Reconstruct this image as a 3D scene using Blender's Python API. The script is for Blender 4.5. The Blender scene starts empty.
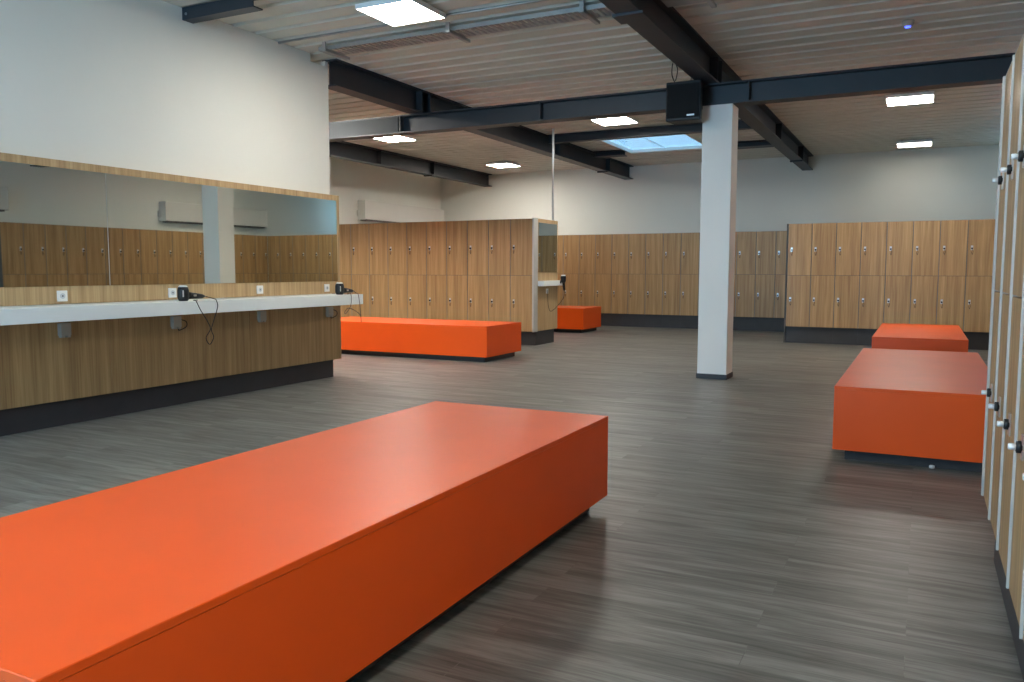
import bpy, bmesh, math, random
from mathutils import Vector, Matrix
random.seed(7)
scn = bpy.context.scene
COL = scn.collection
PI = math.pi

# ------------------------------------------------------------------ materials
def new_mat(name):
    m = bpy.data.materials.new(name)
    m.use_nodes = True
    nt = m.node_tree
    b = nt.nodes['Principled BSDF']
    return m, nt, b

def N(nt, kind, **kw):
    n = nt.nodes.new(kind)
    for k, v in kw.items():
        if k in n.inputs.keys():
            n.inputs[k].default_value = v
        else:
            setattr(n, k, v)
    return n

def ramp(nt, fac, stops):
    r = nt.nodes.new('ShaderNodeValToRGB')
    els = r.color_ramp.elements
    while len(els) < len(stops):
        els.new(0.5)
    for e, (p, c) in zip(els, stops):
        e.position = p
        e.color = (c[0], c[1], c[2], 1)
    nt.links.new(fac, r.inputs['Fac'])
    return r.outputs['Color']

def obj_coords(nt, scale, jitter=True):
    """Object coordinates, shifted per object so copies do not repeat the same grain."""
    tc = N(nt, 'ShaderNodeTexCoord')
    mp = N(nt, 'ShaderNodeMapping')
    mp.inputs['Scale'].default_value = scale
    if jitter:
        oi = N(nt, 'ShaderNodeObjectInfo')
        mul = N(nt, 'ShaderNodeMath', operation='MULTIPLY')
        mul.inputs[1].default_value = 37.0
        nt.links.new(oi.outputs['Random'], mul.inputs[0])
        add = N(nt, 'ShaderNodeVectorMath', operation='ADD')
        nt.links.new(tc.outputs['Object'], add.inputs[0])
        nt.links.new(mul.outputs[0], add.inputs[1])
        nt.links.new(add.outputs[0], mp.inputs['Vector'])
    else:
        nt.links.new(tc.outputs['Object'], mp.inputs['Vector'])
    return mp.outputs['Vector']

def bump(nt, b, fac, strength, dist=0.002):
    bp = N(nt, 'ShaderNodeBump', Strength=strength, Distance=dist)
    nt.links.new(fac, bp.inputs['Height'])
    nt.links.new(bp.outputs['Normal'], b.inputs['Normal'])

def mat_plain(name, col, rough=0.5, metal=0.0, mottling=0.04, scale=6.0, bmp=0.0, spec=0.5):
    m, nt, b = new_mat(name)
    v = obj_coords(nt, (scale, scale, scale))
    nz = N(nt, 'ShaderNodeTexNoise', Scale=1.0, Detail=4.0)
    nt.links.new(v, nz.inputs['Vector'])
    lo = tuple(c * (1 - mottling) for c in col)
    hi = tuple(min(1, c * (1 + mottling)) for c in col)
    nt.links.new(ramp(nt, nz.outputs['Fac'], [(0.3, lo), (0.7, hi)]), b.inputs['Base Color'])
    b.inputs['Roughness'].default_value = rough
    b.inputs['Metallic'].default_value = metal
    b.inputs['Specular IOR Level'].default_value = spec
    if bmp:
        n2 = N(nt, 'ShaderNodeTexNoise', Scale=60.0, Detail=3.0)
        nt.links.new(v, n2.inputs['Vector'])
        bump(nt, b, n2.outputs['Fac'], bmp, 0.001)
    return m

def mat_wood(name, dark, mid, light, rough=0.42):
    """Laminate with an upright oak grain."""
    m, nt, b = new_mat(name)
    v = obj_coords(nt, (17.0, 17.0, 0.55))
    n1 = N(nt, 'ShaderNodeTexNoise', Scale=1.0, Detail=5.0, Roughness=0.6, Distortion=0.4)
    nt.links.new(v, n1.inputs['Vector'])
    v2 = obj_coords(nt, (95.0, 95.0, 2.2))
    n2 = N(nt, 'ShaderNodeTexNoise', Scale=1.0, Detail=3.0)
    nt.links.new(v2, n2.inputs['Vector'])
    mx = N(nt, 'ShaderNodeMix', data_type='FLOAT')
    mx.inputs[0].default_value = 0.35
    nt.links.new(n1.outputs['Fac'], mx.inputs[2])
    nt.links.new(n2.outputs['Fac'], mx.inputs[3])
    nt.links.new(ramp(nt, mx.outputs[0], [(0.33, dark), (0.5, mid), (0.66, light)]), b.inputs['Base Color'])
    b.inputs['Roughness'].default_value = rough
    bump(nt, b, n2.outputs['Fac'], 0.08, 0.001)
    return m

def mat_floor(name):
    """Grey brown vinyl planks; boards and grain run across the room."""
    m, nt, b = new_mat(name)
    v = obj_coords(nt, (1, 1, 1), jitter=False)
    br = N(nt, 'ShaderNodeTexBrick')
    br.offset = 0.37
    br.inputs['Color1'].default_value = (0, 0, 0, 1)
    br.inputs['Color2'].default_value = (1, 1, 1, 1)
    br.inputs['Mortar'].default_value = (0.3, 0.3, 0.3, 1)
    br.inputs['Scale'].default_value = 1.0
    br.inputs['Mortar Size'].default_value = 0.0012
    br.inputs['Brick Width'].default_value = 1.22
    br.inputs['Row Height'].default_value = 0.152
    nt.links.new(v, br.inputs['Vector'])
    v2 = obj_coords(nt, (1.7, 19.0, 1.0), jitter=False)
    # a per-board shift of the grain
    sh = N(nt, 'ShaderNodeVectorMath', operation='MULTIPLY_ADD')
    sh.inputs[1].default_value = (3.0, 0.0, 9.0)
    nt.links.new(br.outputs['Color'], sh.inputs[0])
    nt.links.new(v2, sh.inputs[2])
    n1 = N(nt, 'ShaderNodeTexNoise', Scale=1.0, Detail=6.0, Roughness=0.65, Distortion=0.5)
    nt.links.new(sh.outputs[0], n1.inputs['Vector'])
    v3 = obj_coords(nt, (5.0, 110.0, 1.0), jitter=False)
    n3 = N(nt, 'ShaderNodeTexNoise', Scale=1.0, Detail=3.0)
    nt.links.new(v3, n3.inputs['Vector'])
    mx = N(nt, 'ShaderNodeMix', data_type='FLOAT')
    mx.inputs[0].default_value = 0.28
    nt.links.new(n1.outputs['Fac'], mx.inputs[2])
    nt.links.new(n3.outputs['Fac'], mx.inputs[3])
    mx2 = N(nt, 'ShaderNodeMix', data_type='FLOAT')
    mx2.inputs[0].default_value = 0.07
    nt.links.new(mx.outputs[0], mx2.inputs[2])
    nt.links.new(br.outputs['Color'], mx2.inputs[3])
    col = ramp(nt, mx2.outputs[0], [(0.34, (0.052, 0.048, 0.042)), (0.46, (0.118, 0.115, 0.104)),
                                    (0.56, (0.188, 0.188, 0.171)), (0.70, (0.27, 0.27, 0.25))])
    nt.links.new(col, b.inputs['Base Color'])
    rr = N(nt, 'ShaderNodeMapRange')
    rr.inputs['To Min'].default_value = 0.33
    rr.inputs['To Max'].default_value = 0.50
    nt.links.new(n3.outputs['Fac'], rr.inputs['Value'])
    nt.links.new(rr.outputs[0], b.inputs['Roughness'])
    bump(nt, b, mx.outputs[0], 0.10, 0.001)
    return m

def mat_emit(name, col, strength):
    m, nt, b = new_mat(name)
    b.inputs['Base Color'].default_value = (*col, 1)
    b.inputs['Emission Color'].default_value = (*col, 1)
    b.inputs['Emission Strength'].default_value = strength
    return m

def mat_glass(name, tint=(0.95, 0.98, 1.0), ior=1.45):
    m, nt, b = new_mat(name)
    nt.nodes.remove(b)
    tr = N(nt, 'ShaderNodeBsdfTransparent'); tr.inputs['Color'].default_value = (*tint, 1)
    gl = N(nt, 'ShaderNodeBsdfGlossy', Roughness=0.02)
    fr = N(nt, 'ShaderNodeFresnel')
    geo = N(nt, 'ShaderNodeNewGeometry')          # same reflectance on both faces of the thin pane
    io = N(nt, 'ShaderNodeMapRange')
    io.inputs['To Min'].default_value = ior
    io.inputs['To Max'].default_value = 1 / ior
    nt.links.new(geo.outputs['Backfacing'], io.inputs['Value'])
    nt.links.new(io.outputs[0], fr.inputs['IOR'])
    mx = N(nt, 'ShaderNodeMixShader')
    nt.links.new(fr.outputs[0], mx.inputs[0])
    nt.links.new(tr.outputs[0], mx.inputs[1])
    nt.links.new(gl.outputs[0], mx.inputs[2])
    nt.links.new(mx.outputs[0], nt.nodes['Material Output'].inputs['Surface'])
    return m

M = {}
M['oak'] = mat_wood('oak_laminate', (0.265, 0.146, 0.058), (0.395, 0.237, 0.100), (0.52, 0.333, 0.152))
M['oak_edge'] = mat_wood('oak_board', (0.33, 0.21, 0.098), (0.46, 0.31, 0.155), (0.58, 0.42, 0.23))
M['orange'] = mat_plain('orange_laminate', (0.85, 0.092, 0.002), rough=0.40, mottling=0.03, scale=3.0, bmp=0.02, spec=0.5)
M['orange_edge'] = mat_plain('orange_edging', (0.86, 0.20, 0.06), rough=0.4)
M['floor'] = mat_floor('vinyl_planks')
M['white_wall'] = mat_plain('white_paint', (0.785, 0.785, 0.725), rough=0.7, mottling=0.015, scale=1.2, bmp=0.05)
M['pillar'] = mat_plain('pillar_paint', (0.80, 0.79, 0.75), rough=0.65, mottling=0.015, scale=2)
M['deck'] = mat_plain('roof_deck_paint', (0.62, 0.60, 0.52), rough=0.55, mottling=0.04, scale=1.5)
M['steel'] = mat_plain('anthracite_steel', (0.022, 0.025, 0.031), rough=0.5, mottling=0.1, scale=4)
M['steel_light'] = mat_plain('grey_steel', (0.045, 0.050, 0.054), rough=0.75, mottling=0.08, scale=3, spec=0.15)
M['zinc'] = mat_plain('zinc', (0.40, 0.39, 0.37), rough=0.45, metal=0.6, mottling=0.1)
M['alu'] = mat_plain('aluminium', (0.50, 0.49, 0.46), rough=0.45, metal=0.15, mottling=0.02)
M['strip_grey'] = mat_plain('grey_edge_strip', (0.22, 0.21, 0.19), rough=0.45, mottling=0.05)
M['plinth'] = mat_plain('dark_plinth', (0.035, 0.034, 0.036), rough=0.55, mottling=0.1)
M['carcass'] = mat_plain('grey_carcass', (0.11, 0.10, 0.09), rough=0.6)
M['counter'] = mat_plain('white_counter', (0.80, 0.85, 0.84), rough=0.33, mottling=0.01)
M['plastic_white'] = mat_plain('white_plastic', (0.82, 0.83, 0.82), rough=0.35, mottling=0.01)
M['plastic_grey'] = mat_plain('grey_plastic', (0.43, 0.37, 0.30), rough=0.5, mottling=0.02)
M['unit_white'] = mat_plain('cream_enamel', (0.70, 0.685, 0.64), rough=0.5, mottling=0.01)
M['black'] = mat_plain('black_plastic', (0.010, 0.010, 0.011), rough=0.45, mottling=0.1, spec=0.35)
M['black_cord'] = mat_plain('black_rubber', (0.015, 0.015, 0.016), rough=0.6)
M['mesh_black'] = mat_plain('black_mesh', (0.010, 0.010, 0.011), rough=0.8, mottling=0.3, scale=120, spec=0.2)
M['chrome'] = mat_plain('brushed_metal', (0.62, 0.62, 0.62), rough=0.3, metal=0.9, mottling=0.03)
M['socket_grey'] = mat_plain('socket_insert', (0.55, 0.60, 0.64), rough=0.5)
M['paper'] = mat_plain('paper', (0.85, 0.85, 0.82), rough=0.8)
M['blue_led'] = mat_emit('blue_led', (0.05, 0.10, 1.0), 3.0)
M['led'] = mat_emit('led_panel', (1.0, 0.945, 0.86), 55.0)
M['led_fill'] = mat_emit('led_panel_fill', (1.0, 0.945, 0.86), 95.0)  # stronger glow, only for the two unseen fill lights behind the white wall
M['led_dim'] = mat_emit('led_panel_dim', (1.0, 0.935, 0.835), 9.0)
M['glass'] = mat_glass('clear_glass')
M['sky_glass'] = mat_glass('tinted_roof_glass', (0.295, 0.30, 0.305), 1.18)
m, nt, b = new_mat('mirror_silver')
b.inputs['Base Color'].default_value = (0.62, 0.65, 0.60, 1)
b.inputs['Metallic'].default_value = 1.0
b.inputs['Roughness'].default_value = 0.015
M['mirror'] = m
m, nt, b = new_mat('mirror_edge')
b.inputs['Base Color'].default_value = (0.65, 0.72, 0.70, 1)
b.inputs['Roughness'].default_value = 0.2
M['mirror_edge'] = m

# ------------------------------------------------------------------ mesh helpers
class MB:
    """Collects shapes (one or several materials) and links them as ONE mesh object."""
    def __init__(self):
        self.bm = bmesh.new()
        self.mats = []
    def mi(self, m):
        if m not in self.mats:
            self.mats.append(m)
        return self.mats.index(m)
    def _mark(self, faces, m, smooth=False):
        i = self.mi(m)
        for f in faces:
            f.material_index = i
            f.smooth = smooth
    def box(self, x0, x1, y0, y1, z0, z1, m, bevel=0.0, seg=2):
        t = bmesh.new()
        bmesh.ops.create_cube(t, size=1.0)
        for v in t.verts:
            v.co = Vector(((x0 + x1) / 2 + v.co.x * (x1 - x0), (y0 + y1) / 2 + v.co.y * (y1 - y0),
                           (z0 + z1) / 2 + v.co.z * (z1 - z0)))
        if bevel > 0:
            bmesh.ops.bevel(t, geom=list(t.edges), offset=bevel, segments=seg, profile=0.5, affect='EDGES')
        self._merge(t, m)
        return self
    def _merge(self, t, m, smooth=False):
        i = self.mi(m)
        vm = {v: self.bm.verts.new(v.co) for v in t.verts}
        for f in t.faces:
            nf = self.bm.faces.new([vm[v] for v in f.verts])
            nf.material_index = i
            nf.smooth = smooth or f.smooth
        t.free()
    def lathe(self, base, axis, prof, m, seg=24, caps=True):
        """prof: list of (distance along axis, radius)."""
        ax = Vector(axis).normalized()
        up = Vector((0, 0, 1)) if abs(ax.z) < 0.9 else Vector((1, 0, 0))
        u = ax.cross(up).normalized(); w = ax.cross(u)
        base = Vector(base)
        rings = []
        for d, r in prof:
            rings.append([self.bm.verts.new(base + ax * d + (u * math.cos(2 * PI * k / seg) + w * math.sin(2 * PI * k / seg)) * r)
                          for k in range(seg)])
        fs = []
        for a, c in zip(rings, rings[1:]):
            for k in range(seg):
                fs.append(self.bm.faces.new([a[k], a[(k + 1) % seg], c[(k + 1) % seg], c[k]]))
        self._mark(fs, m, True)
        if caps:
            cf = [self.bm.faces.new(rings[0][::-1]), self.bm.faces.new(rings[-1])]
            self._mark(cf, m, False)
        return self
    def tube(self, pts, r, m, seg=8, sub=6):
        pts = [Vector(p) for p in pts]
        if sub > 1 and len(pts) > 2:
            out = []
            for i in range(len(pts) - 1):
                p0 = pts[max(i - 1, 0)]; p1 = pts[i]; p2 = pts[i + 1]; p3 = pts[min(i + 2, len(pts) - 1)]
                for k in range(sub):
                    t = k / sub
                    out.append(0.5 * ((2 * p1) + (p2 - p0) * t + (2 * p0 - 5 * p1 + 4 * p2 - p3) * t * t
                                      + (3 * p1 - p0 - 3 * p2 + p3) * t ** 3))
            out.append(pts[-1])
            pts = out
        rings = []
        for i, p in enumerate(pts):
            d = (pts[min(i + 1, len(pts) - 1)] - pts[max(i - 1, 0)]).normalized()
            up = Vector((0, 0, 1)) if abs(d.z) < 0.95 else Vector((1, 0, 0))
            u = d.cross(up).normalized(); w = d.cross(u)
            rings.append([self.bm.verts.new(p + (u * math.cos(2 * PI * k / seg) + w * math.sin(2 * PI * k / seg)) * r)
                          for k in range(seg)])
        fs = []
        for a, c in zip(rings, rings[1:]):
            for k in range(seg):
                fs.append(self.bm.faces.new([a[k], a[(k + 1) % seg], c[(k + 1) % seg], c[k]]))
        self._mark(fs, m, True)
        self._mark([self.bm.faces.new(rings[0][::-1]), self.bm.faces.new(rings[-1])], m)
        return self
    def prism(self, poly, axis, a0, a1, m, bevel=0.0):
        """poly: 2-D outline in the plane across the axis ('x': (y,z), 'y': (x,z), 'z': (x,y))."""
        def P(q, a):
            return {'x': (a, q[0], q[1]), 'y': (q[0], a, q[1]), 'z': (q[0], q[1], a)}[axis]
        t = bmesh.new()
        A = [t.verts.new(P(q, a0)) for q in poly]
        B = [t.verts.new(P(q, a1)) for q in poly]
        n = len(poly)
        t.faces.new(A[::-1]); t.faces.new(B)
        for k in range(n):
            t.faces.new([A[k], A[(k + 1) % n], B[(k + 1) % n], B[k]])
        bmesh.ops.recalc_face_normals(t, faces=list(t.faces))
        if bevel:
            bmesh.ops.bevel(t, geom=list(t.edges), offset=bevel, segments=2, profile=0.5, affect='EDGES')
        self._merge(t, m)
        return self
    def build(self, name, parent=None, loc=(0, 0, 0), rotz=0.0):
        bmesh.ops.recalc_face_normals(self.bm, faces=list(self.bm.faces))
        me = bpy.data.meshes.new(name)
        self.bm.to_mesh(me); self.bm.free()
        for mm in self.mats:
            me.materials.append(mm)
        o = bpy.data.objects.new(name, me)
        COL.objects.link(o)
        o.location = loc
        o.rotation_euler = (0, 0, rotz)
        if parent:
            o.parent = parent
        return o

def tag(o, label, cat, group=None):
    o['label'] = label; o['category'] = cat; o['kind'] = 'thing'
    if group:
        o['group'] = group
    return o

def thing(name, label, cat, loc=(0, 0, 0), rotz=0.0, group=None):
    o = bpy.data.objects.new(name, None)
    o.empty_display_size = 0.1
    COL.objects.link(o)
    o.location = loc
    o.rotation_euler = (0, 0, rotz)
    return tag(o, label, cat, group)

def structure(o):
    o['kind'] = 'structure'
    return o

def dup(root, loc, rotz, label, group=None):
    r = root.copy(); COL.objects.link(r)
    r.location = loc; r.rotation_euler = (0, 0, rotz)
    r['label'] = label
    if group:
        r['group'] = group
    for ch in list(root.children):
        c = ch.copy(); COL.objects.link(c); c.parent = r
        for g in list(ch.children):
            d = g.copy(); COL.objects.link(d); d.parent = c
    return r

ORD = ['first', 'second', 'third', 'fourth', 'fifth', 'sixth', 'seventh', 'eighth', 'ninth', 'tenth',
       'eleventh', 'twelfth', 'thirteenth', 'fourteenth', 'fifteenth', 'sixteenth']

# ------------------------------------------------------------------ room constants (metres)
XM = -5.829            # face of the wood boards on the vanity wall
XW = XM - 0.09         # painted face of that wall
XL, XR = -10.81, 2.20  # outer left wall, right wall
YF, YB = -2.5, 17.50   # wall behind the viewer, back wall
ZD = 3.50              # underside of the roof deck
ZBEAM = 3.21           # underside of the long beams
YE = 7.293             # end of the wood boards

# ------------------------------------------------------------------ setting
structure(MB().box(XL - 0.2, XR + 0.2, YF - 0.2, YB + 0.2, -0.12, 0.0, M['floor']).build('floor'))
w = MB()
VX0, VX1, VZ0, VZ1 = 1.40, 1.85, 2.25, 2.95
w.box(XL - 0.2, VX0, YB, YB + 0.2, 0, 3.75, M['white_wall']).box(VX1, XR + 0.2, YB, YB + 0.2, 0, 3.75, M['white_wall'])
w.box(VX0, VX1, YB, YB + 0.2, 0, VZ0, M['white_wall']).box(VX0, VX1, YB, YB + 0.2, VZ1, 3.75, M['white_wall'])
structure(w.build('wall_back'))
w = MB()
for xa, xb, za, zb in ((VX0, VX1, VZ0, VZ0 + 0.05), (VX0, VX1, VZ1 - 0.05, VZ1), (VX0, VX0 + 0.05, VZ0 + 0.05, VZ1 - 0.05), (VX1 - 0.05, VX1, VZ0 + 0.05, VZ1 - 0.05)):
    w.box(xa, xb, YB + 0.06, YB + 0.12, za, zb, M['alu'])
w.box(VX0 + 0.05, VX1 - 0.05, YB + 0.085, YB + 0.095, VZ0 + 0.05, VZ1 - 0.05, M['glass'])
structure(w.build('window_2'))
structure(MB().box(XL - 0.2, XL, YF, YB, 0, 3.75, M['white_wall']).build('wall_outer_left'))
structure(MB().box(XR, XR + 0.2, YF, YB, 0, 3.75, M['white_wall']).build('wall_right'))
# vanity wall with the slot at its top end where the cable tray passes
w = MB()
w.prism([(YF, 0), (7.255, 0), (7.255, ZD - 0.03), (7.20, ZD - 0.03), (7.20, 3.415), (6.97, 3.415), (6.97, ZD), (YF, ZD)],
        'x', XW - 0.16, XW, M['white_wall'])
structure(w.build('wall_left'))
# wall behind the viewer, with a wide window
WX0, WX1, WZ0, WZ1 = -5.0, -2.6, 0.3, 3.3
w = MB()
w.box(XL, WX0, YF - 0.2, YF, 0, 3.75, M['white_wall']).box(WX1, XR, YF - 0.2, YF, 0, 3.75, M['white_wall'])
w.box(WX0, WX1, YF - 0.2, YF, 0, WZ0, M['white_wall']).box(WX0, WX1, YF - 0.2, YF, WZ1, 3.75, M['white_wall'])
structure(w.build('wall_front'))
w = MB()
for xa, xb, za, zb in ((WX0, WX1, WZ0, WZ0 + 0.07), (WX0, WX1, WZ1 - 0.07, WZ1), (WX0, WX0 + 0.07, WZ0, WZ1), (WX1 - 0.07, WX1, WZ0, WZ1),
                       (-3.835, -3.765, WZ0, WZ1),):
    w.box(xa, xb, YF - 0.14, YF - 0.06, za, zb, M['alu'])
w.box(WX0 + 0.07, WX1 - 0.07, YF - 0.105, YF - 0.095, WZ0 + 0.07, WZ1 - 0.07, M['glass'])
structure(w.build('window_1'))

# roof deck: trapezoidal sheet, ribs across the room, with the skylight opening
SKX0, SKX1, SKY0, SKY1 = -5.16, -3.66, 13.74, 15.42
bm_ = MB()
PITCH = 0.28
prof = [(0.0, 0.0), (0.205, 0.0), (0.222, 0.10), (0.263, 0.10)]
line = []
y = YF
while y < YB + 0.3:
    for dy, dz in prof:
        line.append((y + dy, ZD + (dz if y < 12.7 else dz * 0.3)))
    y += PITCH
cuts = []
pts = [p for p in line if p[0] < YB]
pts.append((YB, ZD))
# insert the skylight limits into the profile
def insert(pts, yy):
    for a in range(len(pts) - 1):
        if pts[a][0] < yy < pts[a + 1][0]:
            t = (yy - pts[a][0]) / (pts[a + 1][0] - pts[a][0])
            pts.insert(a + 1, (yy, pts[a][1] + t * (pts[a + 1][1] - pts[a][1])))
            return
insert(pts, SKY0); insert(pts, SKY1)
fs = []
for (ya, za), (yb, zb) in zip(pts, pts[1:]):
    inside = ya >= SKY0 - 1e-6 and yb <= SKY1 + 1e-6
    for xa, xb in (((XL, SKX0), (SKX1, XR)) if inside else ((XL, XR),)):
        vs = [bm_.bm.verts.new(c) for c in ((xa, ya, za), (xb, ya, za), (xb, yb, zb), (xa, yb, zb))]
        fs.append(bm_.bm.faces.new(vs))
        vs = [bm_.bm.verts.new(c) for c in ((xa, ya, za + 0.004), (xb, ya, za + 0.004), (xb, yb, zb + 0.004), (xa, yb, zb + 0.004))]
        fs.append(bm_.bm.faces.new(vs[::-1]))
bm_._mark(fs, M['deck'])
structure(bm_.build('ceiling'))

# skylight: curb lining the opening and a glass pane over it
s = MB()
t_ = 0.03
for xa, xb, ya, yb in ((SKX0 - t_, SKX0, SKY0 - t_, SKY1 + t_), (SKX1, SKX1 + t_, SKY0 - t_, SKY1 + t_),
                       (SKX0, SKX1, SKY0 - t_, SKY0), (SKX0, SKX1, SKY1, SKY1 + t_)):
    s.box(xa, xb, ya, yb, ZD - 0.02, ZD + 0.04, M['unit_white'])
sky = thing('skylight', 'square skylight showing pale blue sky, in the ceiling left of the white pillar', 'skylight',
            (0, 0, 0))
s.build('curb', sky)
MB().box(SKX0 - 0.01, SKX1 + 0.01, SKY0 - 0.01, SKY1 + 0.01, ZD + 0.0405, ZD + 0.05, M['sky_glass']).build('glass_pane', sky)
MB().box(-4.50, -4.492, SKY0, SKY1, ZD + 0.03, ZD + 0.04, M['alu']).build('glazing_bar', sky)

# ------------------------------------------------------------------ steel beams
def i_beam_y(mb, xc, y0, y1, z0, z1, m, fw=0.2, ft=0.016, wt=0.012):
    mb.box(xc - fw / 2, xc + fw / 2, y0, y1, z0, z0 + ft, m)
    mb.box(xc - fw / 2, xc + fw / 2, y0, y1, z1 - ft, z1, m)
    mb.box(xc - wt / 2, xc + wt / 2, y0, y1, z0 + ft, z1 - ft, m)
def i_beam_x(mb, yc, x0, x1, z0, z1, m, fw=0.2, ft=0.016, wt=0.012):
    mb.box(x0, x1, yc - fw / 2, yc + fw / 2, z0, z0 + ft, m)
    mb.box(x0, x1, yc - fw / 2, yc + fw / 2, z1 - ft, z1, m)
    mb.box(x0, x1, yc - wt / 2, yc + wt / 2, z0 + ft, z1 - ft, m)

CY = 9.07     # axis of the cross beam
CZ0, CZ1 = 2.98, 3.209
BA, BB, BC = -2.14, -5.90, -9.45
def stiff_x(mb, x, m):
    mb.box(x - 0.006, x + 0.006, CY - 0.095, CY - 0.006, CZ0 + 0.016, CZ1 - 0.016, m)
    mb.box(x - 0.006, x + 0.006, CY + 0.006, CY + 0.095, CZ0 + 0.016, CZ1 - 0.016, m)
def stiff_y(mb, xc, y, m, ZBEAM=ZBEAM):
    mb.box(xc - 0.095, xc - 0.006, y - 0.006, y + 0.006, ZBEAM + 0.016, ZD - 0.02, m)
    mb.box(xc + 0.006, xc + 0.095, y - 0.006, y + 0.006, ZBEAM + 0.016, ZD - 0.02, m)

c = thing('steel_beam', 'dark steel cross beam resting on top of the white pillar', 'beam', (0, 0, 0))
mb = MB(); i_beam_x(mb, CY, -6.17, XR, CZ0, CZ1, M['steel']); mb.build('girder', c)
for x in (-6.16, -4.15, -1.72, -2.36):
    mb = MB(); stiff_x(mb, x, M['steel']); mb.build('stiffener_plate', c)
c = thing('steel_beam', 'lighter grey end of the cross beam beside the upright edge of the white wall', 'beam', (0, 0, 0))
mb = MB(); i_beam_x(mb, CY, XL, -6.17, CZ0, CZ1, M['steel']); mb.build('girder', c)
mb = MB(); mb.box(XL, -6.19, CY - 0.09, CY - 0.07, CZ0 + 0.016, CZ1 - 0.016, M['steel_light']); mb.build('web_plate', c)['label'] = 'light grey web plate'

def long_beam(label, xc, y0, y1, stiff, splice=None, foot=None, ZBEAM=ZBEAM):
    r = thing('steel_beam', label, 'beam', (0, 0, 0))
    mb = MB(); i_beam_y(mb, xc, y0, y1, ZBEAM, ZD - 0.002, M['steel']); mb.build('girder', r)
    for y in stiff:
        mb = MB(); stiff_y(mb, xc, y, M['steel'], ZBEAM); mb.build('stiffener_plate', r)
    if splice:
        MB().box(xc - 0.125, xc + 0.125, splice, splice + 0.22, ZBEAM - 0.02, ZBEAM, M['steel']).build('splice_plate', r)
    if foot:
        MB().box(xc - 0.11, xc + 0.11, foot, foot + 0.06, ZBEAM - 0.025, ZBEAM, M['steel']).build('bearing_plate', r)
    return r
long_beam('dark steel beam running overhead past the top of the white pillar to the back wall', BA, YF, YB, (6.1, 8.97, 9.17, 13.4, 16.0), splice=6.25, foot=15.8)
long_beam('dark steel beam starting at the end of the white wall, passing left of the skylight', BB, 7.2565, YB, (8.97, 9.17, 13.4, 16.0), foot=15.8)
long_beam('dark steel beam above the long heater on the outer left wall', BC, 6.0, YB, (8.97, 9.17, 13.0, 14.9), foot=14.8)

# trimmers around the skylight
def trimmer(label, x0, x1, y0, y1, z0):
    mb = MB()
    mb.box(x0, x1, y0, y1, z0, z0 + 0.012, M['steel']).box(x0, x1, y0, y1, ZD - 0.014, ZD - 0.002, M['steel'])
    mb.box(x0, x1, (y0 + y1) / 2 - 0.006, (y0 + y1) / 2 + 0.006, z0 + 0.012, ZD - 0.014, M['steel'])
    return tag(mb.build('trimmer_beam'), label, 'beam')
trimmer('slim dark trimmer beam along the near edge of the skylight', BB + 0.105, BA - 0.105, 12.86, 13.0, 3.36)
trimmer('short dark trimmer beam at the rear left corner of the skylight', BB + 0.105, SKX0 - 0.04, 15.02, 15.3, 3.40)
trimmer('short dark trimmer beam right of the skylight, seen just right of the pillar', SKX1 + 0.04, BA - 0.105, 15.02, 15.3, 3.40)

# short steel bracket sticking out of the white wall
r = thing('steel_bracket', 'short black steel channel jutting from the top of the white wall', 'bracket', (0, 0, 0))
s = MB()
s.box(XW - 0.001, -5.09, 5.283, 5.295, 3.394, ZD - 0.001, M['steel'])
s.box(XW - 0.001, -5.09, 5.295, 5.40, 3.394, 3.406, M['steel'])
s.box(XW - 0.001, -5.09, 5.295, 5.40, ZD - 0.013, ZD - 0.001, M['steel'])
s.build('channel', r)
MB().lathe((XW + 0.05, 5.283, 3.44), (0, -1, 0), [(0, 0.012), (0.008, 0.012)], M['zinc'], 6).build('bolt', r)

# ------------------------------------------------------------------ pillar
px0, px1, py0, py1 = -2.202, -1.880, 8.978, 9.286
p = thing('pillar', 'square white painted pillar standing in the middle of the floor', 'pillar', ((px0 + px1) / 2, (py0 + py1) / 2, 0))
hx, hy = (px1 - px0) / 2, (py1 - py0) / 2
MB().box(-hx, hx, -hy, hy, 0.05, CZ0, M['pillar'], 0.004).build('shaft', p)
MB().box(-hx - 0.008, hx + 0.008, -hy - 0.008, hy + 0.008, 0, 0.055, M['plinth']).build('base_strip', p)

# ------------------------------------------------------------------ benches
def bench(label, x0, x1, y0, y1):
    zt, zb = 0.474, 0.07
    r = thing('bench', label, 'bench', ((x0 + x1) / 2, (y0 + y1) / 2, 0), 0, 'orange box benches')
    a, b_ = (x1 - x0) / 2, (y1 - y0) / 2
    MB().box(-a, a, -b_, b_, zt - 0.022, zt, M['orange'], 0.0022, 1).build('seat_top', r)
    mb = MB()
    mb.box(-a + 0.001, a - 0.001, -b_ + 0.001, -b_ + 0.026, zb, zt - 0.0221, M['orange'])
    mb.build('side_panel', r)
    mb = MB(); mb.box(-a + 0.001, a - 0.001, b_ - 0.026, b_ - 0.001, zb, zt - 0.0221, M['orange']); mb.build('side_panel', r)
    mb = MB(); mb.box(-a + 0.001, -a + 0.026, -b_ + 0.0265, b_ - 0.0265, zb, zt - 0.0221, M['orange']); mb.build('side_panel', r)
    mb = MB(); mb.box(a - 0.026, a - 0.001, -b_ + 0.0265, b_ - 0.0265, zb, zt - 0.0221, M['orange']); mb.build('side_panel', r)
    mb = MB(); mb.box(-a + 0.07, a - 0.07, -b_ + 0.07, b_ - 0.07, 0, zb, M['plinth'])
    mb.box(-a + 0.03, a - 0.03, -b_ + 0.03, b_ - 0.03, zb, zb + 0.02, M['plinth'])
    mb.build('plinth', r)
    return r
bench('large orange box bench filling the near left of the floor', -2.391, -1.373, 0.853, 3.803)
bench('orange box bench on the right with a small paper scrap before its front', -0.466, 0.473, 5.452, 8.287)
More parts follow.
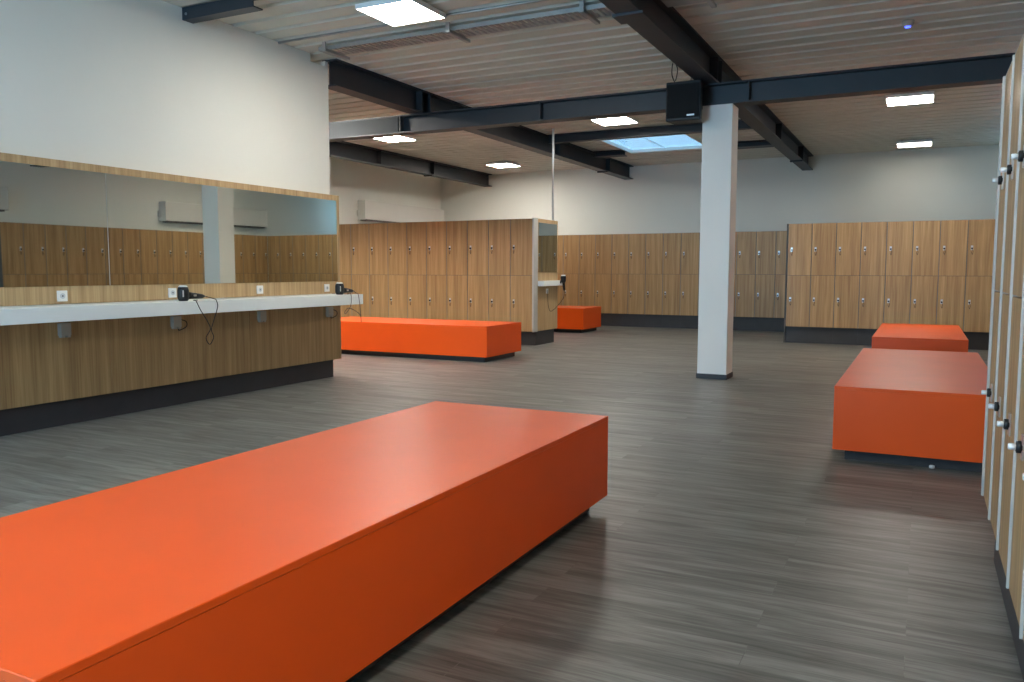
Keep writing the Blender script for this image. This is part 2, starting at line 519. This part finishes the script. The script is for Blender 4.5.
bench('small looking orange bench behind another orange bench, before the back right lockers', -0.466, 0.466, 9.757, 12.34)
bench('long low orange bench in front of the freestanding middle locker row', -7.94, -4.994, 9.195, 10.213)
bench('orange bench half hidden behind the end of the middle locker row', -8.6, -5.739, 14.435, 15.39)

tag(MB().prism([(-0.016, -0.008), (0.004, -0.014), (0.017, 0.002), (0.006, 0.015), (-0.012, 0.010)], 'z', 0.0, 0.018, M['paper'], 0.003)
    .build('paper_scrap', None, (0.10, 5.49, 0.001)), 'tiny white paper scrap on the floor before the right orange bench', 'scrap')

# ------------------------------------------------------------------ lockers
ZL, ZP, ZS = 1.966, 0.272, 1.12
def locker_proto(wid, lock_x, knob, label, ZL=ZL, ZP=ZP, ZS=ZS, LZ=(0.725, 1.545), rec=0.05):
    r = thing('locker_column', label, 'locker', (0, 0, 0))
    D = 0.48
    mb = MB()
    mb.box(0.0, wid - 0.0006, 0.022, D, ZP, ZL - 0.001, M['carcass'])
    mb.build('carcass', r)
    MB().box(0, wid - 0.0006, 0.0, D, ZL - 0.001, ZL + 0.003, M['alu']).build('top_cover', r)
    MB().box(0.0, wid - 0.0006, rec, D - 0.01, 0, ZP - 0.0005, M['plinth']).build('plinth', r)
    MB().box(0.0, 0.010 if knob else 0.007, -0.007 if knob else -0.002, 0.0215, ZP, ZL - 0.0015, M['alu'] if knob else M['strip_grey'], 0.001, 1).build('edge_strip', r)
    for za, zb, zl in ((ZP + 0.002, ZS - 0.003, LZ[0]), (ZS + 0.003, ZL - 0.002, LZ[1])):
        d = MB().box(0.0125 if knob else 0.0095, wid - 0.0025, 0.0, 0.02, za, zb, M['oak'], 0.0012, 1).build('door', r)
        k = MB()
        k.box(lock_x - 0.016, lock_x + 0.016, -0.006, 0.001, zl - 0.035, zl + 0.035, M['chrome'], 0.002, 1)
        if knob:
            k.lathe((lock_x, -0.004, zl), (0, -1, 0), [(0, 0.017), (0.013, 0.017), (0.015, 0.011)], M['black'], 16)
            k.lathe((lock_x, -0.019, zl), (0, -1, 0), [(0, 0.009), (0.016, 0.009), (0.018, 0.007)], M['plastic_white'], 16)
        else:
            k.lathe((lock_x, -0.004, zl - 0.008), (0, -1, 0), [(0, 0.013), (0.02, 0.012), (0.024, 0.008)], M['black'], 14)
            k.tube([(lock_x, -0.020, zl - 0.012), (lock_x + 0.016, -0.022, zl - 0.06), (lock_x + 0.006, -0.014, zl - 0.10),
                    (lock_x - 0.006, -0.014, zl - 0.06)], 0.003, M['black_cord'], 6)
        k.build('lock', d)
    return r

W1, W2 = 0.3753, 0.3710

protoA = locker_proto(W1, 0.065, False, '')
first = [True]
def place(proto, flag, loc, rotz, label, group):
    if flag[0]:
        flag[0] = False
        proto.location = loc; proto.rotation_euler = (0, 0, rotz); proto['label'] = label; proto['group'] = group
        return proto
    return dup(proto, loc, rotz, label, group)

# middle row: its right end at LX, running left
SM = 1.05
LY, LX = 11.044 * SM, -5.205 * SM
WM = W1 * SM
MZL, MZP, MZS = 1.2 + 0.766 * SM, 1.2 - 0.928 * SM, 1.2 - 0.08 * SM
protoM = locker_proto(WM, 0.068, False, '', MZL, MZP, MZS, (1.2 - 0.475 * SM, 1.2 + 0.345 * SM), 0.11)
firstM = [True]
for k in range(11):
    if k == 0:
        lab = 'oak locker column at the right end of the middle row, beside the narrow mirror'
    else:
        lab = 'oak locker column of the freestanding middle row, %s from its right end' % ORD[k]
    place(protoM, firstM, (LX - 0.014 - WM * (k + 1), LY, 0), 0, lab, 'lockers of the middle row')
# row on the back wall
LYF = 16.56
for k in range(14):
    x0 = -7.078 + 0.3753 * (k - 1)
    if k in (9, 10):
        lab = 'oak locker column on the back wall, %s one hidden behind the white pillar' % ('left', 'right')[k - 9]
    elif k <= 8:
        lab = 'oak locker column on the back wall, %s counted from the narrow mirror towards the pillar' % ORD[k]
    else:
        lab = 'oak locker column on the back wall, %s to the right of the pillar' % ORD[k - 11]
    place(protoA, first, (x0, LYF, 0), 0, lab, 'lockers on the back wall')
# block at the back right
LYR = 14.13
protoB = locker_proto(W2, 0.065, False, '')
firstB = [True]
XRL = -2.012
for k in range(10):
    if k == 0:
        lab = 'oak locker column at the left corner of the back right block'
    elif k >= 8:
        lab = ['oak locker column of the back right block, just left of the near right lockers', 'last oak locker column of the back right block, in the corner at the right wall'][k - 8]
    else:
        lab = 'oak locker column, %s from the left corner of the back right block' % ORD[k]
    place(protoB, firstB, (XRL + 0.008 + 0.371 * k, LYR, 0), 0, lab, 'lockers of the back right block')
tag(MB().box(XRL - 0.014, XRL, LYR - 0.004, LYR + 0.5, 0.0, ZL + 0.003, M['carcass']).build('locker_side_panel'),
    'thin dark side panel closing the left end of the back right lockers', 'panel')
# row on the right wall, seen in the long mirror
for k in range(16):
    place(protoA, [False], (1.68, 14.10 - W1 * k, 0), -PI / 2, 'oak locker column on the right wall, seen only in the long mirror',
          'lockers on the right wall, reflected in the mirror')
# row beside the viewer
protoC = locker_proto(0.3672, 0.175, True, '')
firstC = [True]
XN, YN = 0.264, 3.825
for k in range(6):
    lab = ['oak locker column at the far end of the tall row at the right edge',
           'oak locker column in the row at the right edge, second from its far end',
           'oak locker column in the row at the right edge, third from its far end',
           'oak locker column in the row at the right edge, fourth from its far end',
           'oak locker column in the row at the right edge, nearest to the viewer',
           'oak locker column in the row at the right edge, sixth from its far end'][k]
    if k > 4:
        break
    place(protoC, firstC, (XN, YN - 0.3672 * k, 0), -PI / 2, lab, 'lockers of the near right row')
tag(MB().box(XN - 0.008, XN + 0.50, YN + 0.001, YN + 0.017, ZP - 0.002, ZL + 0.004, M['alu'], 0.001, 1).build('locker_side_panel'),
    'pale side panel closing the far end of the tall lockers at the right edge', 'panel')

# end of the middle row: panel, corner post, mirror, shelf
e = thing('locker_end_panel', 'oak end panel of the middle locker row with a white corner strip', 'panel', (LX, LY, 0))
MB().box(-0.012, 0.004, 0.0, 0.955, MZP, MZL + 0.01, M['oak_edge'], 0.001, 1).build('board', e)
MB().box(-0.013, 0.012, -0.012, 0.15, MZP - 0.005, MZL + 0.015, M['alu'], 0.002, 1).build('corner_strip', e)
MB().box(-0.0135, -0.005, 0.12, 0.83, 0, MZP - 0.001, M['plinth']).build('plinth', e)
mm = MB(); mm.box(LX + 0.0045, LX + 0.009, LY + 0.18, LY + 0.915, 1.165, 1.955, M['mirror'])
tag(mm.build('mirror'), 'narrow mirror on the end panel of the middle locker row', 'mirror')
sh = MB(); sh.box(LX + 0.0045, LX + 0.105, LY + 0.17, LY + 0.965, 0.945, 1.03, M['counter'], 0.003)
tag(sh.build('shelf'), 'small pale shelf below the narrow mirror on the middle row end', 'shelf')

# ------------------------------------------------------------------ vanity wall
v = thing('mirror_backboard', 'long oak board framing the mirrors on the white wall', 'board', (XM, 0, 0))
MB().box(-0.088, 0.0, YF + 0.02, YE, 0.94, 2.0212, M['oak_edge'], 0.001, 1).build('board', v)
ys = [7.243, 4.386, 1.53, -1.326]
for (ya, yb), lab in zip(zip(ys[1:], ys), ('long wall mirror at the right end, reflecting the pillar',
                                           'wall mirror at the left edge, left of the thin upright seam', '')):
    if not lab:
        continue
    tag(MB().box(XM + 0.0005, XM + 0.006, ya + 0.003, yb - 0.003, 1.0747, 1.9624, M['mirror']).build('mirror'), lab, 'mirror')
tag(MB().box(XM + 0.0005, XM + 0.0068, 4.3848, 4.3872, 1.0747, 1.9624, M['mirror_edge']).build('mirror_joint_strip'),
    'thin pale joint strip between the two long wall mirrors', 'strip')
tag(MB().box(XM + 0.0005, XM + 0.38, YF + 0.02, 7.205, 0.8284, 0.9363, M['counter'], 0.003).build('counter'),
    'long white counter running along the wall below the mirrors', 'counter')
u = thing('base_panel', 'oak panelling below the white counter on a dark plinth', 'panel', (XM, 0, 0))
seams = [YE, 5.896, 4.376, 2.87, 1.36, -0.15, -1.66, YF + 0.02]
for yb, ya in zip(seams, seams[1:]):
    MB().box(-0.03, 0.0, ya + 0.0015, yb - 0.0015, 0.2018, 0.826, M['oak'], 0.001, 1).build('panel', u)
MB().box(-0.088, -0.062, YF + 0.02, 7.22, 0.0, 0.2018, M['plinth']).build('plinth', u)
MB().box(-0.088, -0.031, YF + 0.02, YE - 0.002, 0.2018, 0.826, M['carcass']).build('batten', u)

# sockets on the board, boxes below the counter
def socket(loc, label, rotz=0):
    r = thing('wall_socket', label, 'socket', loc, rotz, 'power sockets above the counter')
    MB().box(0, 0.010, -0.041, 0.041, -0.041, 0.041, M['plastic_white'], 0.003).build('cover_plate', r)
    MB().lathe((0.010, 0, 0), (1, 0, 0), [(0, 0.021), (0.0015, 0.021)], M['socket_grey'], 20).build('insert', r)
    MB().lathe((0.0115, 0.0, 0), (1, 0, 0), [(0, 0.006), (0.001, 0.006)], M['black'], 10).build('pin_hole', r)
    return r
for yy, zz, lab in ((3.975, 1.0, 'white wall socket at far left above the counter, below the near mirror'),
                    (4.993, 1.0, 'white wall socket beside the hair dryer in the middle of the counter'),
                    (6.043, 1.005, 'white wall socket between the two hair dryers on the counter'),
                    (7.054, 1.003, 'white wall socket beside the hair dryer at the counter end')):
    socket((XM + 0.0005, yy, zz), lab)
def under_box(yy, lab):
    r = thing('junction_box', lab, 'junction box', (XM + 0.0005, yy, 0.745), 0, 'socket boxes under the counter')
    MB().box(0, 0.045, -0.042, 0.042, -0.045, 0.05, M['plastic_grey'], 0.004).build('housing', r)
    MB().box(0.005, 0.04, -0.038, -0.008, -0.060, -0.0455, M['plastic_grey'], 0.002).build('cable_gland', r)
    MB().box(0.005, 0.04, 0.012, 0.038, -0.060, -0.0455, M['plastic_grey'], 0.002).build('cable_gland', r)
    return r
under_box(3.968, 'small beige box under the counter at far left')
ub = under_box(5.005, 'small beige box under the counter below the middle hair dryer')
under_box(6.042, 'small beige box under the counter between the two hair dryers')
ub2 = under_box(7.07, 'small beige box under the counter near its right end')
for o_ in (ub, ub2):
    MB().tube([(0.025, 0.045, 0.02), (0.05, 0.085, 0.0), (0.05, 0.085, -0.045), (0.025, 0.03, -0.075), (0.022, 0.025, -0.061)], 0.004, M['black_cord']).build('cable', o_)

# ------------------------------------------------------------------ hair dryers
XC = XM + 0.38
def dryer(label, loc, cord):
    """Stands on its nozzle; handle lies towards +Y; loc is the foot of the barrel."""
    r = thing('hair_dryer', label, 'hair dryer', loc)
    k = MB()
    k.lathe((0, 0, 0), (0, 0, 1), [(0, 0.034), (0.012, 0.042), (0.035, 0.048), (0.09, 0.047), (0.118, 0.040)], M['black'], 28)
    k.build('barrel', r)
    k = MB(); k.lathe((0, 0, 0.118), (0, 0, 1), [(0, 0.036), (0.008, 0.034), (0.013, 0.026)], M['plastic_white'], 28); k.build('rear_grille', r)
    k = MB(); k.box(0.042, 0.0495, -0.005, 0.005, 0.035, 0.09, M['chrome'], 0.001, 1)
    bmesh.ops.rotate(k.bm, verts=list(k.bm.verts), cent=(0, 0, 0), matrix=Matrix.Rotation(-0.72, 3, 'Z')); k.build('badge', r)
    k = MB()
    k.lathe((0, 0.046, 0.046), (0.02, 1, -0.07), [(0, 0.030), (0.03, 0.028), (0.09, 0.024), (0.15, 0.019), (0.17, 0.012), (0.185, 0.006)], M['black'], 20)
    k.build('handle', r)
    k = MB(); k.box(0.018, 0.032, 0.085, 0.115, 0.036, 0.052, M['plastic_grey'], 0.002, 1); k.build('switch', r)
    k = MB(); k.tube(cord, 0.0035, M['black_cord'], 8, 8); k.build('cord', r)
    return r
zc = 0.9368
bx, by = XM + 0.26, 4.885
def rel(pts, l):
    return [(a - l[0], b - l[1], c - l[2]) for a, b, c in pts]
l1 = (bx, by, zc)
dryer('black hair dryer standing in the middle of the counter, cord looped over its edge', l1, rel([
    (bx + 0.004, by + 0.232, zc + 0.033), (XC - 0.06, by + 0.275, zc + 0.012), (XC - 0.004, by + 0.245, zc + 0.006), (XC + 0.010, 5.135, 0.885),
    (XC + 0.010, 5.095, 0.785), (XC + 0.010, 5.058, 0.690), (XC + 0.010, 5.078, 0.620), (XC + 0.010, 5.035, 0.562), (XC + 0.012, 4.995, 0.620),
    (XC + 0.014, 5.040, 0.690), (XC + 0.014, 5.020, 0.750), (XC + 0.012, 4.945, 0.860), (XC + 0.006, 4.905, 0.938), (XC - 0.05, 4.93, zc + 0.005),
    (XC - 0.07, 4.99, zc + 0.005)], l1))
bx2, by2 = XM + 0.26, 6.955
l2 = (bx2, by2, zc)
dryer('black hair dryer at the right end of the counter, cord hanging down', l2, rel([
    (bx2 + 0.004, by2 + 0.232, zc + 0.033), (XC - 0.07, 7.18, zc + 0.008), (XC - 0.004, 7.12, zc + 0.006), (XC + 0.010, 7.128, 0.84),
    (XC + 0.010, 7.145, 0.70), (XC + 0.010, 7.150, 0.635), (XC + 0.010, 7.135, 0.71), (XC + 0.010, 7.04, 0.765), (XC + 0.010, 6.93, 0.795), (XC + 0.010, 6.87, 0.755),
    (XC + 0.010, 6.89, 0.74), (XC + 0.012, 6.97, 0.82), (XC + 0.006, 6.985, 0.938), (XC - 0.05, 7.0, zc + 0.005), (XC - 0.08, 7.05, zc + 0.005)], l2))
# third dryer, hanging on a holder beside the narrow mirror
hx_, hy_ = LX + 0.107, LY + 0.84
r = thing('hair_dryer', 'black hair dryer hanging beside the small shelf at the middle row end', 'hair dryer', (hx_, hy_, 0.86))
MB().lathe((0.05, 0, 0.135), (0, 0, 1), [(0, 0.030), (0.02, 0.040), (0.09, 0.046), (0.11, 0.042)], M['black'], 24).build('barrel', r)
MB().lathe((0.05, 0, 0.245), (0, 0, 1), [(0, 0.040), (0.015, 0.036), (0.02, 0.028)], M['plastic_white'], 24).build('rear_grille', r)
MB().lathe((0.05, 0.0, 0.175), (0.0, 0.25, -1), [(0.0, 0.026), (0.05, 0.024), (0.15, 0.019), (0.18, 0.012)], M['black'], 20).build('handle', r)
MB().tube([(0.05, 0.044, -0.002), (0.04, 0.03, -0.12), (-0.03, -0.10, -0.27), (-0.075, -0.24, -0.33), (-0.085, -0.31, -0.20), (-0.088, -0.32, -0.012)], 0.004, M['black_cord']).build('cord', r)
MB().box(-0.0015, 0.012, -0.02, 0.02, 0.12, 0.17, M['black']).build('holder', r)
r = socket((LX + 0.0045, LY + 0.52, 0.86), 'white wall socket under the small shelf at the middle row end')

# thin cable pole from the ceiling down to the middle row end
tag(MB().lathe((LX - 0.004, LY + 0.76, MZL + 0.0102), (0, 0, 1), [(0, 0.013), (0.9, 0.013), (0.901, 0.019), (ZD - MZL - 0.0105, 0.019)], M['plastic_white'], 14).build('cable_pole'),
    'thin white cable pole rising from the middle locker row to the ceiling', 'pole')

# ------------------------------------------------------------------ long heater units on the side walls
def heater(label, x, y0, y1, z0, z1, side):
    """side +1: hangs on a wall to its left, front faces +X; -1: mirrored."""
    r = thing('wall_heater', label, 'heater', (x, (y0 + y1) / 2, z0), 0)
    L = (y1 - y0) / 2
    H = z1 - z0
    d = 0.20 * side
    def B(xa, xb, ya, yb, za, zb, mm, bev=0.0):
        lo, hi = sorted((xa * side, xb * side))
        return MB().box(lo, hi, ya, yb, za, zb, mm, bev)
    B(0, 0.19, -L, L, 0.03, H, M['unit_white'], 0.008).build('casing', r)
    B(0.02, 0.17, -L + 0.05, L - 0.05, 0.0, 0.032, M['carcass']).build('air_grille', r)
    B(0.0, 0.195, -L - 0.012, -L + 0.004, 0.02, H + 0.006, M['unit_white'], 0.004).build('end_cap', r)
    B(0.0, 0.195, L - 0.004, L + 0.012, 0.02, H + 0.006, M['unit_white'], 0.004).build('end_cap', r)
    B(0.0, 0.05, -L - 0.05, -L - 0.012, 0.10, 0.22, M['unit_white'], 0.004).build('pipe_box', r)
    return r
heater('long cream heater box on the outer left wall above the middle lockers', XL, 14.16, 17.35, 2.25, 2.68, 1)
heater('long cream heater box on the right wall, seen in the long mirror', XR, 11.62, 14.45, 2.16, 2.57, -1)
heater('long cream heater box on the right wall, at the left edge of the mirrors', XR, 5.6, 8.44, 2.16, 2.57, -1)

# ------------------------------------------------------------------ ceiling lights
def light(label, x, y, s=0.284, led='led'):
    z = ZD - 0.062
    r = thing('ceiling_light', label, 'light', (x, y, z), 0, 'square ceiling lights')
    mb = MB()
    f = 0.012
    for a in ((-s, s, -s, -s + f), (-s, s, s - f, s), (-s, -s + f, -s + f, s - f), (s - f, s, -s + f, s - f)):
        mb.box(*a, 0.0, 0.035, M['plastic_white'])
    mb.box(-s, s, -s, s, 0.0355, 0.042, M['plastic_white'])
    mb.build('frame', r)
    MB().box(-s + f, s - f, -s + f, s - f, 0.003, 0.03, M[led]).build('diffuser', r)
    for a in (-0.2, 0.2):
        MB().box(-0.02 + a, 0.02 + a, -s + 0.05, s - 0.05, 0.0425, 0.061, M['zinc']).build('mounting_rail', r)
    return r
light('large looking square ceiling light at the top, nearest to the white wall', -4.17, 6.12)
light('square ceiling light just under the cross beam beside the white wall', -8.19, 11.75)
light('square ceiling light left of the pole, beyond the cross beam', -8.14, 15.75)
light('square ceiling light above the skylight, left of the pillar', -4.24, 11.86)
light('upper of two square ceiling lights at right, under the cross beam', -0.235, 12.15)
light('lower of two square ceiling lights at right, near the back wall', -0.215, 16.40, led='led_dim')
light('square ceiling light over the near bench, out of view', -4.17, 0.4)
light('square ceiling light over the viewer, out of view', -0.1, 0.5)
light('right one of two unseen square ceiling lights added behind the white wall', -7.30, 8.1, led='led_fill')  # unseen pair, added to brighten the fronts of the middle lockers
light('left one of two unseen square ceiling lights added behind the white wall', -8.7, 8.1, led='led_fill')  # second added fill light, also hidden by the wall

# smoke detector with a blue lamp
r = thing('smoke_detector', 'small round ceiling detector with a blue lamp, before the cross beam at right', 'detector', (-0.21, 9.0 - 0.45, ZD))
MB().lathe((0, 0, -0.001), (0, 0, -1), [(0, 0.055), (0.02, 0.055), (0.04, 0.045), (0.05, 0.03)], M['plastic_grey'], 24).build('housing', r)
MB().lathe((0, 0, -0.0515), (0, 0, -1), [(0, 0.028), (0.008, 0.024), (0.012, 0.012)], M['blue_led'], 16).build('lamp', r)

# perforated cable tray on brackets, under the deck
ty0, ty1 = 6.74, 6.98
r = thing('cable_tray', 'perforated zinc cable tray hung under the ceiling, running right from the white wall', 'cable tray', (0, 0, 0))
mb = MB()
tx0, tx1 = XW + 0.30, BA - 0.11
mb.box(tx0, tx1, ty0, ty0 + 0.003, 3.435, 3.475, M['zinc']); mb.box(tx0, tx1, ty1 - 0.003, ty1, 3.435, 3.475, M['zinc'])
xx = tx0
while xx < tx1 - 0.05:
    mb.box(xx, xx + 0.035, ty0 + 0.003, ty1 - 0.003, 3.435, 3.438, M['zinc'])
    xx += 0.06
for q in (0, 0.11, 0.22):
    mb.box(tx0, tx1, ty0 + 0.003 + q, ty0 + 0.017 + q, 3.4385, 3.4405, M['zinc'])
mb.build('channel', r)
for bxx in (-5.50, -4.04, -2.70):
    k = MB()
    k.box(bxx - 0.022, bxx + 0.022, ty0 - 0.06, ty1 + 0.10, 3.405, 3.4345, M['zinc'], 0.003, 1)
    k.box(bxx - 0.02, bxx + 0.02, ty0 - 0.06, ty0 - 0.045, 3.4345, ZD - 0.001, M['zinc'])
    k.build('bracket', r)
r = thing('cable_tray', 'short piece of cable tray right of the long overhead beam', 'cable tray', (0, 0, 0))
mb = MB(); mb.box(BA + 0.11, -0.9, ty0, ty1, 3.435, 3.438, M['zinc']).box(BA + 0.11, -0.9, ty0, ty0 + 0.003, 3.438, 3.475, M['zinc']); mb.build('channel', r)
k = MB(); k.box(-1.68, -1.636, ty0 - 0.06, ty1 + 0.10, 3.405, 3.4345, M['zinc'], 0.003, 1).box(-1.67, -1.65, ty0 - 0.06, ty0 - 0.045, 3.4345, ZD - 0.001, M['zinc']); k.build('bracket', r)
tag(MB().tube([(XW + 0.02, 6.47, ZD - 0.014), (-4.0, 6.47, ZD - 0.014), (BA - 0.11, 6.47, ZD - 0.014)], 0.012, M['zinc'], 8, 1).build('conduit'),
    'thin conduit running along the ceiling beside the cable tray', 'conduit')

# ------------------------------------------------------------------ loudspeaker on the cross beam
r = thing('loudspeaker', 'black loudspeaker hanging under the cross beam, left of the pillar top', 'loudspeaker', (-2.345, 8.80, 2.79))
k = MB(); k.prism([(-0.19, -0.10), (0.19, -0.10), (0.15, 0.13), (-0.15, 0.13)], 'z', 0.0, 0.415, M['black'], 0.012); k.build('cabinet', r)
k = MB(); k.box(-0.172, 0.172, -0.112, -0.1005, 0.03, 0.385, M['mesh_black'], 0.004); k.build('grille', r)
k = MB(); k.box(0.045, 0.125, -0.1155, -0.1125, 0.045, 0.062, M['chrome'], 0.001, 1); k.build('badge', r)
k = MB(); k.box(0.115, 0.175, -0.03, 0.03, 0.4155, 0.4195, M['steel']); k.build('hanger', r)
k = MB(); k.tube([(-0.12, 0.06, 0.41), (-0.16, 0.02, 0.52), (-0.14, 0.0, 0.66), (-0.10, 0.02, 0.57), (-0.13, 0.06, 0.46)], 0.006, M['black_cord']); k.build('cable', r)
k = MB(); k.tube([(0.03, 0.04, 0.41), (0.06, 0.0, 0.46), (0.075, -0.03, 0.53), (0.06, 0.0, 0.64)], 0.008, M['plastic_grey']); k.build('cable', r)['label'] = 'pale grey cable'
k = MB(); k.tube([(0.15, 0.13, 0.20), (0.20, 0.11, 0.235), (0.245, 0.12, 0.19)], 0.006, M['black_cord']); k.build('cable', r)

# ------------------------------------------------------------------ light from the sky
world = bpy.data.worlds.new('World')
scn.world = world
world.use_nodes = True
bg = world.node_tree.nodes['Background']
bg.inputs['Color'].default_value = (0.36, 0.69, 1.0, 1)
bg.inputs['Strength'].default_value = 15.5
def portal(loc, rot, sx, sy, name):
    l = bpy.data.lights.new(name, 'AREA')
    l.shape = 'RECTANGLE'; l.size = sx; l.size_y = sy
    l.cycles.is_portal = True
    o = bpy.data.objects.new(name, l); COL.objects.link(o)
    o.location = loc; o.rotation_euler = rot
    return o
portal(((SKX0 + SKX1) / 2, (SKY0 + SKY1) / 2, ZD + 0.028), (0, 0, 0), SKX1 - SKX0, SKY1 - SKY0, 'skylight_portal')
portal(((WX0 + WX1) / 2, YF - 0.02, (WZ0 + WZ1) / 2), (PI / 2, 0, 0), WX1 - WX0, WZ1 - WZ0, 'window_portal')
portal(((VX0 + VX1) / 2, YB + 0.02, (VZ0 + VZ1) / 2), (-PI / 2, 0, 0), VX1 - VX0, VZ1 - VZ0, 'back_window_portal')

# ------------------------------------------------------------------ camera
yaw, pitch, roll, f = 0.46627, -0.08707, 0.00130, 811.745
fw = Vector((-math.sin(yaw) * math.cos(pitch), math.cos(yaw) * math.cos(pitch), math.sin(pitch)))
r0 = Vector((math.cos(yaw), math.sin(yaw), 0))
u0 = r0.cross(fw)
R_ = r0 * math.cos(roll) + u0 * math.sin(roll)
U_ = R_.cross(fw)
cam = bpy.data.cameras.new('camera')
cam.sensor_width = 36.0
cam.sensor_fit = 'HORIZONTAL'
cam.lens = f / 1024 * 36.0
cam.clip_start = 0.02
co = bpy.data.objects.new('camera', cam)
COL.objects.link(co)
m3 = Matrix((R_, U_, -fw)).transposed()
co.matrix_world = Matrix.Translation((0, 0, 1.2)) @ m3.to_4x4()
scn.camera = co

scn.view_settings.view_transform = 'Standard'
scn.view_settings.look = 'None'
scn.view_settings.gamma = 1.0
scn.view_settings.use_curve_mapping = False
scn.view_settings.exposure = 0.38
scn.cycles.max_bounces = 10
scn.cycles.diffuse_bounces = 6
scn.cycles.glossy_bounces = 5
scn.cycles.transparent_max_bounces = 8
